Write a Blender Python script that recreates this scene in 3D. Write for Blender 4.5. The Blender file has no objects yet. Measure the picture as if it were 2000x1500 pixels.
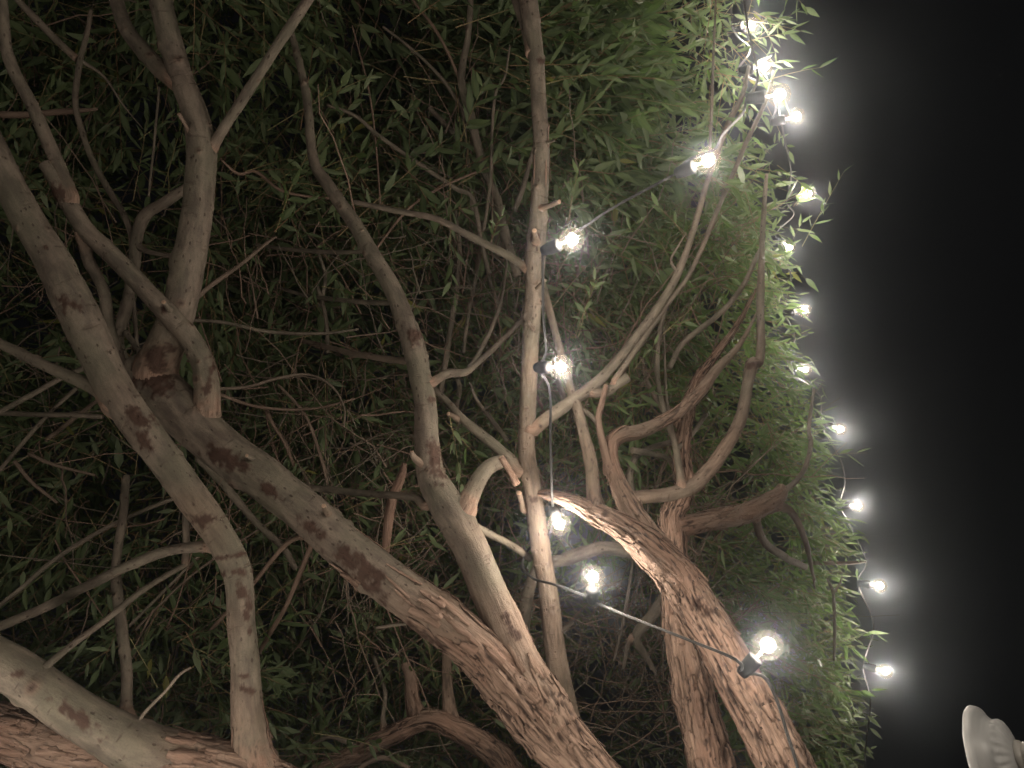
import bpy, math, random
import numpy as np
from mathutils import Vector, Matrix, noise as mn

random.seed(7)
rng = np.random.default_rng(11)
C = bpy.context.scene.collection
S = bpy.context.scene

# ------------------------------------------------------------------ camera
W, H, LENS = 2000.0, 1500.0, 26.0
F = LENS / 36.0 * W
PITCH = math.radians(35)
CAM = Vector((0, 0, 1.45))
FW = Vector((0, math.cos(PITCH), math.sin(PITCH)))
RT = Vector((1, 0, 0))
UP = Vector((0, -math.sin(PITCH), math.cos(PITCH)))

def at(x, y, d):
    """photo pixel + distance along the optical axis -> world point"""
    d = float(d)
    return CAM + d * (FW + (x - W / 2) / F * RT + (H / 2 - y) / F * UP)

def dirv(r, u, t=0.0):
    """right / up / towards-camera direction -> world"""
    return (RT * r + UP * u - FW * t).normalized()

def pix(p):
    q = p - CAM
    d = q.dot(FW)
    return W / 2 + q.dot(RT) / d * F, H / 2 - q.dot(UP) / d * F, d

cam_d = bpy.data.cameras.new('camera')
cam_d.lens = LENS; cam_d.sensor_width = 36; cam_d.clip_start = 0.02; cam_d.clip_end = 300
cam = bpy.data.objects.new('camera', cam_d); C.objects.link(cam)
cam.location = CAM; cam.rotation_euler = (math.pi / 2 + PITCH, 0, 0)
S.camera = cam

# ------------------------------------------------------------------ materials
def newmat(name):
    m = bpy.data.materials.new(name); m.use_nodes = True
    m.node_tree.nodes.clear()
    return m, m.node_tree.nodes, m.node_tree.links

class NB:
    def __init__(s, m):
        s.t = m.node_tree
    def n(s, typ, **kw):
        nd = s.t.nodes.new(typ)
        for k, v in kw.items():
            setattr(nd, k, v)
        return nd
    def link(s, a, b): s.t.links.new(a, b)
    def put(s, sock, v):
        if isinstance(v, bpy.types.NodeSocket): s.link(v, sock)
        else: sock.default_value = v
    def math(s, op, a, b=0.0, clamp=False):
        nd = s.n('ShaderNodeMath', operation=op, use_clamp=clamp)
        s.put(nd.inputs[0], a); s.put(nd.inputs[1], b)
        return nd.outputs[0]
    def mix(s, f, a, b):
        nd = s.n('ShaderNodeMix', data_type='RGBA')
        s.put(nd.inputs[0], f); s.put(nd.inputs[6], a); s.put(nd.inputs[7], b)
        return nd.outputs[2]
    def attr(s, name): return s.n('ShaderNodeAttribute', attribute_name=name)
    def mapping(s, vec, scale):
        nd = s.n('ShaderNodeMapping'); s.link(vec, nd.inputs[0]); nd.inputs[3].default_value = scale
        return nd.outputs[0]
    def noise(s, vec, scale, detail=4, rough=.6):
        nd = s.n('ShaderNodeTexNoise'); s.link(vec, nd.inputs['Vector'])
        nd.inputs['Scale'].default_value = scale; nd.inputs['Detail'].default_value = detail
        nd.inputs['Roughness'].default_value = rough
        return nd.outputs['Fac']
    def ramp(s, v, lo, hi):
        nd = s.n('ShaderNodeMapRange', interpolation_type='SMOOTHSTEP')
        s.put(nd.inputs[0], v); nd.inputs[1].default_value = lo; nd.inputs[2].default_value = hi
        return nd.outputs[0]

def rgb(r, g, b): return (r, g, b, 1)

def bark_material():
    m, _, _ = newmat('bark'); b = NB(m)
    co = b.attr('bark_co').outputs['Vector']
    rough = b.attr('rough').outputs['Fac']; scar = b.attr('scar').outputs['Fac']
    cut = b.attr('cut').outputs['Fac']; crack = b.attr('crack').outputs['Fac']
    tint = b.attr('tint').outputs['Fac']
    n1 = b.noise(b.mapping(co, (1, 1, .35)), 45, 6, .62)
    n2 = b.noise(b.mapping(co, (1, 1, .6)), 9, 4, .6)
    n3 = b.noise(b.mapping(co, (.25, .25, 1)), 95, 3, .5)
    n4 = b.noise(b.mapping(co, (1, 1, .10)), 150, 6, .7)
    n5 = b.noise(co, 260, 4, .65)
    sm = b.mix(b.ramp(n1, .32, .68), rgb(.076, .064, .052), rgb(.195, .163, .130))
    sm = b.mix(b.math('MULTIPLY', b.ramp(n2, .42, .66), .6), sm, rgb(.110, .104, .074))
    sm = b.mix(b.math('MULTIPLY', b.ramp(n2, .52, .3), .45), sm, rgb(.135, .10, .08))
    sm = b.mix(b.math('MULTIPLY', b.ramp(n5, .5, .68), .35), sm, rgb(.075, .055, .042))
    sm = b.mix(b.math('MULTIPLY', b.ramp(n3, .62, .72), .5), sm, rgb(.07, .05, .038))
    v = b.n('ShaderNodeTexVoronoi'); b.link(b.mapping(co, (1, 1, .55)), v.inputs['Vector']); v.inputs['Scale'].default_value = 85
    dot = b.math('MULTIPLY', b.ramp(v.outputs['Distance'], .24, .14), b.ramp(v.outputs['Color'], .45, .6))
    sm = b.mix(b.math('MULTIPLY', dot, .75), sm, rgb(.045, .03, .023))
    rg = b.mix(b.ramp(n4, .3, .7), rgb(.165, .108, .08), rgb(.34, .238, .182))
    rg = b.mix(b.math('MULTIPLY', b.ramp(n2, .45, .62), .6), rg, rgb(.25, .15, .11))
    rg = b.mix(b.math('MULTIPLY', b.ramp(n1, .6, .75), .5), rg, rgb(.26, .22, .155))
    rg = b.mix(b.math('MULTIPLY', dot, .6), rg, rgb(.09, .05, .04))
    rg = b.mix(crack, rg, rgb(.04, .024, .018))
    col = b.mix(crack, b.mix(rough, sm, rg), rgb(.045, .028, .022))
    col = b.mix(b.math('MULTIPLY', tint, .8), col, b.mix(n1, rgb(.10, .06, .045), rgb(.25, .155, .115)))
    col = b.mix(b.math('MULTIPLY', scar, b.ramp(n1, .05, .38)), col, b.mix(n4, rgb(.020, .011, .008), rgb(.090, .050, .036)))
    col = b.mix(cut, col, b.mix(n4, rgb(.22, .14, .10), rgb(.40, .29, .21)))
    h = b.math('ADD', b.math('MULTIPLY', n1, .5), b.math('MULTIPLY', n4, b.math('ADD', b.math('MULTIPLY', rough, 1.6), .25)))
    h = b.math('SUBTRACT', b.math('ADD', h, b.math('MULTIPLY', n5, .35)), b.math('ADD', b.math('MULTIPLY', dot, .35), b.math('MULTIPLY', b.ramp(n3, .62, .72), .25)))
    bp = b.n('ShaderNodeBump'); bp.inputs['Strength'].default_value = .9; bp.inputs['Distance'].default_value = .005
    b.link(h, bp.inputs['Height'])
    p = b.n('ShaderNodeBsdfPrincipled'); b.link(col, p.inputs['Base Color']); p.inputs['Roughness'].default_value = .72
    p.inputs['Specular IOR Level'].default_value = .3
    b.link(bp.outputs[0], p.inputs['Normal'])
    o = b.n('ShaderNodeOutputMaterial'); b.link(p.outputs[0], o.inputs[0])
    return m

def leaf_material():
    m, _, _ = newmat('leaf'); b = NB(m)
    var = b.attr('leaf_var').outputs['Fac']; stem = b.attr('stem').outputs['Fac']; mid = b.attr('midrib').outputs['Fac']
    geo = b.n('ShaderNodeNewGeometry')
    c = b.mix(var, rgb(.068, .100, .050), rgb(.158, .208, .104))
    c = b.mix(b.ramp(var, .93, .99), c, rgb(.20, .19, .05))
    under = b.mix(var, rgb(.098, .135, .078), rgb(.165, .205, .118))
    c = b.mix(geo.outputs['Backfacing'], c, under)
    c = b.mix(b.math('MULTIPLY', b.ramp(mid, .55, .95), .45), c, rgb(.16, .19, .09))
    c = b.mix(stem, c, b.mix(var, rgb(.17, .095, .055), rgb(.20, .185, .085)))
    p = b.n('ShaderNodeBsdfPrincipled'); b.link(c, p.inputs['Base Color']); p.inputs['Roughness'].default_value = .5
    p.inputs['Specular IOR Level'].default_value = .35
    t = b.n('ShaderNodeBsdfTranslucent')
    tc = b.mix(.55, c, rgb(.12, .26, .03)); b.link(tc, t.inputs['Color'])
    mx = b.n('ShaderNodeMixShader'); b.put(mx.inputs[0], b.math('MULTIPLY', b.math('SUBTRACT', 1.0, stem), .40))
    b.link(p.outputs[0], mx.inputs[1]); b.link(t.outputs[0], mx.inputs[2])
    o = b.n('ShaderNodeOutputMaterial'); b.link(mx.outputs[0], o.inputs[0])
    return m

def simple(name, col, rough=.5, spec=.5, bump=0, bscale=60, var=.15):
    m, _, _ = newmat(name); b = NB(m)
    tc = b.n('ShaderNodeTexCoord')
    n = b.noise(tc.outputs['Object'], bscale, 5, .6)
    lo = tuple(x * (1 - var) for x in col[:3]) + (1,); hi = tuple(min(1, x * (1 + var)) for x in col[:3]) + (1,)
    p = b.n('ShaderNodeBsdfPrincipled'); b.link(b.mix(n, lo, hi), p.inputs['Base Color'])
    p.inputs['Roughness'].default_value = rough; p.inputs['Specular IOR Level'].default_value = spec
    if bump:
        bp = b.n('ShaderNodeBump'); bp.inputs['Strength'].default_value = bump; bp.inputs['Distance'].default_value = .01
        b.link(n, bp.inputs['Height']); b.link(bp.outputs[0], p.inputs['Normal'])
    o = b.n('ShaderNodeOutputMaterial'); b.link(p.outputs[0], o.inputs[0])
    return m

LIGHT_COL = (1.0, .91, .80)

def glass_material():
    """thin clear globe with a dusty film on it"""
    m, _, _ = newmat('dusty_bulb_glass'); b = NB(m)
    tc = b.n('ShaderNodeTexCoord')
    sp = b.noise(tc.outputs['Object'], 420, 4, .7)
    bl = b.noise(tc.outputs['Object'], 120, 3, .6)
    lw = b.n('ShaderNodeLayerWeight'); lw.inputs[0].default_value = .35
    rim = b.math('POWER', lw.outputs['Facing'], 5.0)
    film = b.math('ADD', b.math('MULTIPLY', b.ramp(sp, .45, .75), .0010), b.math('MULTIPLY', b.ramp(bl, .35, .7), .0008))
    film = b.math('ADD', film, .0034)
    film = b.math('ADD', film, b.math('MULTIPLY', rim, .048))
    tr = b.n('ShaderNodeBsdfTransparent'); tr.inputs[0].default_value = rgb(.97, .93, .88)
    tl = b.n('ShaderNodeBsdfTranslucent'); tl.inputs[0].default_value = rgb(1, .84, .66)
    gl = b.n('ShaderNodeBsdfGlossy'); gl.inputs['Roughness'].default_value = .08; gl.inputs[0].default_value = rgb(.8, .8, .8)
    m1 = b.n('ShaderNodeMixShader'); b.put(m1.inputs[0], film); b.link(tr.outputs[0], m1.inputs[1]); b.link(tl.outputs[0], m1.inputs[2])
    m2 = b.n('ShaderNodeMixShader'); b.put(m2.inputs[0], .02); b.link(m1.outputs[0], m2.inputs[1]); b.link(gl.outputs[0], m2.inputs[2])
    o = b.n('ShaderNodeOutputMaterial'); b.link(m2.outputs[0], o.inputs[0])
    return m

def emit_material():
    m, _, _ = newmat('glowing_filament'); b = NB(m)
    e = b.n('ShaderNodeEmission'); e.inputs[0].default_value = rgb(1, .86, .68); e.inputs[1].default_value = 14
    o = b.n('ShaderNodeOutputMaterial'); b.link(e.outputs[0], o.inputs[0])
    m.cycles.emission_sampling = 'NONE'
    return m

BARK, LEAF, GLASS, EMIT = bark_material(), leaf_material(), glass_material(), emit_material()
BLACK = simple('black_rubber', (.010, .010, .011), .6, .25, .15, 300)
CORD = simple('cord_plastic', (.018, .018, .018), .42, .5, .1, 400)
SHADE = simple('opal_white_glass', (.33, .335, .335), .35, .5, 0, 30, .06)
WHITE = simple('white_painted_metal', (.28, .27, .25), .4, .5, .05, 80, .08)
SOIL = simple('soil', (.06, .045, .03), .95, .2, 1.0, 14, .5)

# ------------------------------------------------------------------ object helpers
def tag(o, label, cat, group=None, kind=None):
    if label: o['label'] = label
    if cat: o['category'] = cat
    if group: o['group'] = group
    if kind: o['kind'] = kind
    return o

def thing(name, loc, label, cat, group=None):
    o = bpy.data.objects.new(name, None); C.objects.link(o); o.location = loc
    o.empty_display_size = .1
    return tag(o, label, cat, group)

def link_mesh(name, me, mat, parent=None, smooth=True):
    me.materials.append(mat)
    if smooth:
        me.polygons.foreach_set('use_smooth', np.ones(len(me.polygons), bool))
    o = bpy.data.objects.new(name, me); C.objects.link(o)
    if parent is not None:
        o.parent = parent
        o.matrix_parent_inverse = Matrix.Translation(-parent.location)
    return o

def mesh_from(name, V, faces):
    me = bpy.data.meshes.new(name)
    me.from_pydata([tuple(v) for v in V], [], faces)
    me.update()
    return me

def sstep(a, b, x):
    t = max(0., min(1., (x - a) / (b - a))); return t * t * (3 - 2 * t)

# ------------------------------------------------------------------ branches
BR = {}       # key -> list of centre points (world), radii, pixel x, y, d
SEED = [0]

def catmull(P, n):
    """P list of (x,y,z,r) numpy rows; resample smoothly"""
    P = np.asarray(P, float)
    Q = np.vstack([2 * P[0] - P[1], P, 2 * P[-1] - P[-2]])
    out = []
    for i in range(1, len(Q) - 2):
        p0, p1, p2, p3 = Q[i - 1], Q[i], Q[i + 1], Q[i + 2]
        for k in range(n):
            t = k / n
            out.append(.5 * ((2 * p1) + (-p0 + p2) * t + (2 * p0 - 5 * p1 + 4 * p2 - p3) * t * t + (-p0 + 3 * p1 - 3 * p2 + p3) * t ** 3))
    out.append(P[-1])
    return np.array(out)

def resample(path, step):
    seg = np.linalg.norm(np.diff(path[:, :3], axis=0), axis=1)
    s = np.concatenate([[0], np.cumsum(seg)])
    n = max(4, int(s[-1] / step))
    t = np.linspace(0, s[-1], n + 1)
    return np.stack([np.interp(t, s, path[:, k]) for k in range(path.shape[1])], 1), t

def tube_mesh(name, path4, rough=(0, 0), scars=(), cut_end=False, tint=0.0, wob=1.0, flare=1.0, taper=False, skip=0.0, r_par=0.0):
    """path4 rows (x,y,z,r) base first. rough=(at base, at tip)."""
    SEED[0] += 1
    off = Vector((SEED[0] * 3.17, SEED[0] * 1.91, SEED[0] * .77))
    rmax = path4[:, 3].max(); isrough = max(rough) > .15
    if rmax > .025: n, step = 60, .0045
    elif rmax > .014: n, step = 36, .006
    elif rmax > .007: n, step = 20, .008
    elif rmax > .0035: n, step = 12, .010
    else: n, step = 7, .014
    if isrough and rmax > .025: n, step = 84, .0045
    P, s = resample(path4, step)
    L = s[-1]
    T = np.gradient(P[:, :3], axis=0); T /= np.linalg.norm(T, axis=1)[:, None] + 1e-9
    ref = np.array([0, 0, 1.0]) if abs(T[0, 2]) < .8 else np.array([0, 1.0, 0])
    u = np.cross(T[0], ref); u /= np.linalg.norm(u)
    kr_ = random.Random(SEED[0])
    knots = [(kr_.uniform(.02, L), kr_.uniform(0, 6.28), rmax * kr_.uniform(.10, .30) * (.55 if isrough else kr_.choice((1, 1, 1, 1.7))), rmax * kr_.uniform(.07, .22) * (.5 if isrough else 1)) for _ in range(int(L / .055))] if rmax > .007 else []
    V = []; A_co = []; A_r = []; A_s = []; A_c = []; A_k = []
    for i in range(len(P)):
        u = u - T[i] * u.dot(T[i]); u /= np.linalg.norm(u)
        w = np.cross(T[i], u)
        r0 = P[i, 3]
        f = s[i] / L
        rg = rough[0] + (rough[1] - rough[0]) * max(0.0, (s[i] - skip) / (L - skip))
        if flare > 1: r0 *= 1 + (flare - 1) * math.exp(-max(0.0, s[i] - .8 * r_par) / (1.5 * r0 + 1e-6))
        collar = .8 * math.exp(-max(0.0, s[i] - r_par) / (1.1 * r0 + 1e-6)) if r_par and rmax > .007 else 0.0
        if cut_end is False and taper: r0 *= 1 - .55 * f
        # swelling knots along the stem
        kn = mn.noise(Vector((0, 0, s[i] / (rmax * 5 + .012))) + off)
        r0 *= 1 + .10 * kn * wob
        cx = Vector(P[i, :3])
        if wob:
            cx = cx + Vector(mn.noise_vector(Vector((s[i] * 9, 0, 0)) + off)) * min(r0 * .22, .004) * wob
        for j in range(n):
            a = 2 * math.pi * j / n
            ca, sa = math.cos(a), math.sin(a)
            nd = Vector(u * ca + w * sa)
            q = Vector((ca * r0, sa * r0, s[i]))
            rr = r0
            ck = 0.0
            if rmax > .007:
                rr += r0 * (.075 * mn.noise(q * (0.35 / rmax) + off) + .035 * mn.noise(q * (1.1 / rmax) + off))
                rgl = rg + .35 * mn.noise(q * 9 + off) if isrough else 0
                rgl = max(0., min(1., rgl * 1.15), collar * (1 + mn.noise(q * 60 + off)))
                if isrough and rgl > .02:
                    qq = Vector((q.x * 46, q.y * 46, q.z * 8.5)) + off
                    qq = qq + Vector(mn.noise_vector(qq * .8)) * .55 + Vector(mn.noise_vector(qq * 3.1)) * .16
                    dd, pp = mn.voronoi(qq)
                    e = dd[1] - dd[0]
                    msk = sstep(-.35, .25, mn.noise(Vector((q.x * 20, q.y * 20, q.z * 9)) + off * 1.7))
                    ck = (1 - sstep(.01, .10, e)) * rgl * msk
                    plate = mn.cell(pp[0] * 7.3)
                    fib = 1 - abs(mn.noise(Vector((q.x * 120, q.y * 120, q.z * 8)) + off)) * 2
                    fin = mn.noise(Vector((q.x * 240, q.y * 240, q.z * 80)) + off)
                    amp = min(.0070, r0 * .14)
                    # peeling: each plate lifts towards one side
                    lift = max(0., math.sin(pp[0].x * 9 + (qq.x - pp[0].x) * 2.6)) * sstep(.05, .3, e)
                    rr += rgl * amp * (.55 * plate - .3 + .22 * fin + .35 * lift - .30 * max(0., fib - .55)) - ck * amp * .8
                    ck = min(1., ck + .55 * rgl * sstep(.86, .98, fib) * msk)
                # knots and bud scars standing proud of the stem
                for (ks, ka, kr, kh) in knots:
                    dz = s[i] - ks
                    if abs(dz) < kr * 3:
                        da = (a - ka + math.pi) % (2 * math.pi) - math.pi
                        k2 = (dz / kr) ** 2 + (da * r0 / (kr * 1.25)) ** 2
                        if k2 < 6:
                            rr += kh * (math.exp(-k2 * .9) - .75 * math.exp(-k2 * 7))
                            ck = max(ck, .85 * math.exp(-k2 * 4.5)); rgl = max(rgl, .8 * math.exp(-k2 * 2.2))
                rr += r0 * .022 * mn.noise(Vector((q.x * 12, q.y * 12, q.z * 95)) + off) * (1 - max(0., min(1., rgl)))
            p = cx + nd * rr
            sc = 0.0
            for (sx, sy, sw, sh, ang, dep) in scars:
                X, Y, D = pix(p)
                dx, dy = X - sx, Y - sy
                if abs(dx) > sw * 3 and abs(dy) > sw * 3: continue
                c_, s_ = math.cos(ang), math.sin(ang)
                ex, ey = (dx * c_ + dy * s_) / sw, (-dx * s_ + dy * c_) / sh
                if nd.dot(CAM - p) < -.1: continue
                rad = math.hypot(ex, ey) + .8 * mn.noise(p * 42 + off) + .55 * mn.noise(p * 110 + off) + .35 * mn.noise(p * 260 + off)
                wgt = 1 - sstep(.55, 1.05, rad)
                if wgt > 0:
                    sc = max(sc, wgt)
                    p = p + nd * (wgt * dep * (0.4 + mn.noise(p * 150 + off)))
            V.append(p); A_co.append((q.x, q.y, q.z + SEED[0] * .37)); A_r.append(rgl if rmax > .007 else rg)
            A_s.append(sc); A_c.append(0.0); A_k.append(ck)
    Fc = []
    m = len(P)
    strips = []
    if isrough and rmax > .02:
        nstr = int(L * rmax * 2 * 1500)
        for _ in range(nstr):
            i0 = kr_.randrange(2, m - 22) if m > 26 else 2
            if A_r[i0 * n] < .45 or m <= 26: continue
            strips.append((i0, kr_.randrange(n), kr_.randint(4, 10), kr_.choice((1, 1, 2, 2, 3)), kr_.uniform(.0012, .0060), kr_.choice((-1, 1)), kr_.randint(-1, 1)))
    for i in range(m - 1):
        for j in range(n):
            a, b = i * n + j, i * n + (j + 1) % n
            Fc.append((a, b, b + n, a + n))
    # end caps (inner ring so a cut face reads as a cut)
    for end in (0, m - 1):
        base = end * n
        ring = len(V)
        cpt = sum((V[base + j] for j in range(n)), Vector()) / n
        outw = Vector(T[end]) * (1 if end else -1)
        for j in range(n):
            V.append(cpt + (V[base + j] - cpt) * .86 + outw * P[end, 3] * (.10 if end else 0))
            A_co.append(A_co[base + j]); A_r.append(A_r[base + j]); A_s.append(0); A_k.append(0)
            A_c.append(1.0 if (cut_end and end) else 0.0)
        V.append(cpt + outw * P[end, 3] * .12); A_co.append(A_co[base]); A_r.append(0); A_s.append(0); A_k.append(0)
        A_c.append(1.0 if (cut_end and end) else 0.0)
        for j in range(n):
            a, b = base + j, base + (j + 1) % n
            c, d = ring + j, ring + (j + 1) % n
            if end:
                Fc.append((a, b, d, c)); Fc.append((c, d, len(V) - 1))
            else:
                Fc.append((b, a, c, d)); Fc.append((d, c, len(V) - 1))
    for (i0, j0, rows_, hw, lift, sgn, slant) in strips:
        k0 = len(V)
        for rI in range(rows_ + 1):
            t = rI / rows_
            tt = t if sgn > 0 else 1 - t
            ii = i0 + rI * 2
            wf = (math.sin(math.pi * (.12 + .80 * t)) ** .6) * (1 + .3 * kr_.uniform(-1, 1))
            for layer in (0, 1):
                for cI in (-1, 0, 1):
                    ja = j0 + cI * hw * wf + slant * t * 2
                    jf = math.floor(ja); fr = ja - jf
                    a_, b_ = V[ii * n + jf % n], V[ii * n + (jf + 1) % n]
                    q_ = a_.lerp(b_, fr)
                    nn = (q_ - Vector(P[ii, :3])).normalized()
                    h_ = .0007 + lift * tt * tt + (.25 * lift if cI else 0) * kr_.uniform(0, 1)
                    V.append(q_ + nn * (h_ - (.0015 if layer else 0)))
                    A_co.append(A_co[ii * n + jf % n]); A_r.append(1.0); A_s.append(A_s[ii * n + jf % n]); A_c.append(0.0); A_k.append(.9 if layer else (.25 if cI else 0))
        for rI in range(rows_):
            o_ = k0 + rI * 6
            for cI in (0, 1):
                Fc.append((o_ + cI, o_ + cI + 1, o_ + cI + 7, o_ + cI + 6))
                Fc.append((o_ + 3 + cI + 1, o_ + 3 + cI, o_ + 9 + cI, o_ + 9 + cI + 1))
            Fc.append((o_ + 3, o_, o_ + 6, o_ + 9)); Fc.append((o_ + 2, o_ + 5, o_ + 11, o_ + 8))
        for o_ in (k0, k0 + rows_ * 6):
            Fc.append((o_, o_ + 3, o_ + 4, o_ + 1)); Fc.append((o_ + 1, o_ + 4, o_ + 5, o_ + 2))
    me = mesh_from(name, V, Fc)
    for nm, arr in (('rough', A_r), ('scar', A_s), ('cut', A_c), ('crack', A_k), ('tint', [tint] * len(V))):
        at_ = me.attributes.new(nm, 'FLOAT', 'POINT'); at_.data.foreach_set('value', np.array(arr, np.float32))
    at_ = me.attributes.new('bark_co', 'FLOAT_VECTOR', 'POINT'); at_.data.foreach_set('vector', np.array(A_co, np.float32).ravel())
    return me

def stem(key, parent, pts, d0=None, d1=None, on=None, name='branch', rough=(0, 0), scars=(), cut=False, tint=0.0,
         ground=None, label=None, taper=False, wob=1.0):
    """pts: (px, py, width_px) base first; depth d0 at base -> d1 at tip (or the depth of the stem it grows on)"""
    pts = [p if len(p) > 2 else (p[0], p[1], None) for p in pts]
    # fill missing widths linearly
    ws = [p[2] for p in pts]; last = None
    for i, w_ in enumerate(ws):
        if w_ is None:
            j = next(k for k in range(i, len(ws)) if ws[k] is not None)
            ws[i] = last[1] + (ws[j] - last[1]) * (i - last[0]) / (j - last[0])
        last = (i, ws[i])
    rows = []
    flare = 1.0; skip = 0.0; r_par = 0.0
    if on is not None:
        c = BR[on]
        k = int(np.argmin((c['px'] - pts[0][0]) ** 2 + (c['py'] - pts[0][1]) ** 2))
        d0 = c['d'][k]
        c0 = c['P'][k]
        r_par = float(c['r'][k]); r_ch = pts[0][2] / 2 * d0 / F if pts[0][2] else .004
        flare = max(1.0, min(1.7, .88 * r_par / r_ch))
    if d1 is None: d1 = d0
    seg = [0.0]
    for i in range(1, len(pts)):
        seg.append(seg[-1] + math.hypot(pts[i][0] - pts[i - 1][0], pts[i][1] - pts[i - 1][1]))
    for i, p in enumerate(pts):
        d = d0 + (d1 - d0) * seg[i] / seg[-1]
        q = at(p[0], p[1], d)
        rows.append((q.x, q.y, q.z, ws[i] / 2 * d / F))
    if on is not None:
        r_ = rows[0][3] * 1.05
        if (Vector(c0) - Vector(rows[0][:3])).length > .012:
            rows.insert(0, (c0[0], c0[1], c0[2], r_))
    if ground is not None:
        r_ = rows[0][3]
        a = np.array(rows[0][:3]); t0 = a - np.array(rows[1][:3]); t0 /= np.linalg.norm(t0)
        hz_ = np.array([t0[0], t0[1], 0])
        b_ = a + t0 * .28
        c_ = b_ + hz_ * .22 + np.array([0, 0, -.38])
        e_ = np.array([c_[0] + hz_[0] * .10, c_[1] + hz_[1] * .10, c_[2] * .5])
        g = np.array([e_[0] + hz_[0] * .04, e_[1] + hz_[1] * .04, -.06])
        skip = .28 + .44 + .5 * c_[2] + .5 * c_[2]
        rows = [tuple(g) + (r_ * 1.7,), tuple(g * .9 + e_ * .1) + (r_ * 1.4,), tuple(e_) + (r_ * 1.2,), tuple(c_) + (r_ * 1.12,), tuple(b_) + (r_ * 1.05,)] + rows
    path = catmull(rows, 10)
    path[:, 3] = np.maximum(path[:, 3], .0006)
    rr, _ = resample(path, .012)
    pp = np.array([pix(Vector(q[:3])) for q in rr])
    BR[key] = dict(P=rr[:, :3], r=rr[:, 3], px=pp[:, 0], py=pp[:, 1], d=pp[:, 2])
    me = tube_mesh(name, path, rough, scars, cut, tint, wob, flare, taper, skip, r_par)
    o = link_mesh(name, me, BARK, parent)
    if label: o['label'] = label
    return o

R = math.radians
# ================================================================== trees
mid = thing('tree', (.46, 1.85, 0), 'multi stemmed tree in the middle whose stained main stem leans to the upper left', 'tree')
left = thing('tree', (-.12, 1.80, 0), 'pale barked tree at the left whose blotched stem rises from a low leaning trunk', 'tree')
right = thing('tree', (.78, 1.75, 0), 'rough barked tree at the right with a bulb resting on its flaking trunk', 'tree')
back = thing('tree', (.25, 2.75, 0), 'low dark tree behind the middle trunks with an arching limb at the bottom', 'tree')

# ---- middle tree
stem('A', mid, [(1180, 1560, 120), (1125, 1490, 118), (1060, 1415, 122), (985, 1322, 108), (900, 1240, 96), (790, 1160, 90), (680, 1075, 86),
                (580, 985, 84), (500, 925, 84), (430, 875, 86), (365, 815, 90), (310, 762, 92), (285, 735, 84), (268, 705, 60)], 1.46, 1.74,
     name='trunk', rough=(1.7, -1.9), ground=(.46, 1.85, 0),
     scars=[(445, 898, 62, 20, R(28), .003), (700, 1108, 78, 24, R(38), .003), (735, 1150, 38, 13, R(55), .002), (610, 1035, 36, 13, R(36), .002),
            (300, 745, 42, 32, R(20), .004), (840, 1250, 60, 10, R(35), .002), (530, 960, 30, 10, R(40), .002)])
stem('B', mid, [(1085, 1430, 76), (1040, 1350, 84), (1000, 1268, 80), (960, 1170, 74), (915, 1062, 70), (875, 990, 66), (842, 930, 56), (833, 860, 48), (828, 780, 44),
                (808, 670, 40), (778, 590, 36), (740, 520, 32), (692, 435, 28), (642, 362, 25), (615, 325, 22), (606, 270, 18), (600, 200, 16), (586, 130, 14), (568, 62, 12)],
     d1=2.0, on='A', name='trunk', rough=(.9, -3.2),
     scars=[(852, 900, 24, 42, R(-10), .003), (808, 655, 22, 20, R(-20), .004), (842, 780, 10, 8, 0, .002), (1000, 1230, 34, 10, R(60), .002)])
stem('C', mid, [(1118, 1440, 50), (1098, 1350, 44), (1082, 1250, 41), (1068, 1140, 39), (1052, 1050, 38), (1040, 960, 37), (1029, 890, 35), (1030, 800, 34), (1037, 660, 32),
                (1045, 530, 36), (1052, 420, 34), (1057, 300, 32), (1052, 200, 30), (1047, 110, 30), (1035, 20, 34), (1025, -60, 34)], 1.74, 1.80,
     name='trunk', rough=(.25, -.1), ground=(.50, 1.93, 0), wob=.3, scars=[(1040, 640, 8, 7, 0, .002), (1046, 465, 8, 16, 0, .002), (1058, 118, 9, 6, 0, .002), (1040, 975, 14, 8, 0, .002)])
stem('I', mid, [(308, 765, 80), (305, 725, 80), (325, 670, 70), (350, 600, 62), (368, 520, 59), (380, 440, 57), (390, 360, 56), (394, 300, 54), (383, 230, 50), (354, 150, 46), (333, 80, 44), (315, 0, 42), (305, -80, 40)],
     d1=1.72, on='A', name='branch', scars=[(310, 700, 40, 22, R(-30), .004)])
stem('I2', mid, [(345, 160, 38), (290, 110, 32), (250, 60, 28), (222, -10, 27), (205, -70, 26)], d1=1.85, on='I')
stem('I3', mid, [(412, 290, 16), (440, 245, 19), (480, 188, 20), (540, 92, 20), (600, 0, 20), (640, -60, 20)], d1=1.62, on='I')
stem('I4', mid, [(376, 282, 8), (365, 250, 8), (349, 222, 8)], d1=1.66, on='I', cut=True, tint=.5)
stem('H', mid, [(402, 815, 34), (406, 765, 42), (397, 710, 42), (372, 660, 42), (332, 615, 40), (270, 550, 37), (210, 490, 35), (165, 445, 35), (132, 395, 34), (105, 345, 30), (88, 320, 27)], d1=1.66, on='A', cut=True,
     scars=[(410, 730, 12, 48, R(8), .004), (120, 375, 24, 20, 0, .002), (320, 605, 8, 8, 0, .003)])
stem('H1', mid, [(140, 385, 26), (115, 322, 26), (87, 262, 25), (60, 203, 24), (25, 130, 23), (10, 80, 20), (4, -20, 18)], d1=1.68, on='H')
stem('H2', mid, [(410, 790, 10), (412, 745, 12), (408, 690, 10)], d1=1.70, on='H', tint=.4, cut=True)
stem('H3', mid, [(335, 612, 9), (326, 600, 9), (319, 590, 9)], d1=1.62, on='H', cut=True)
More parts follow.
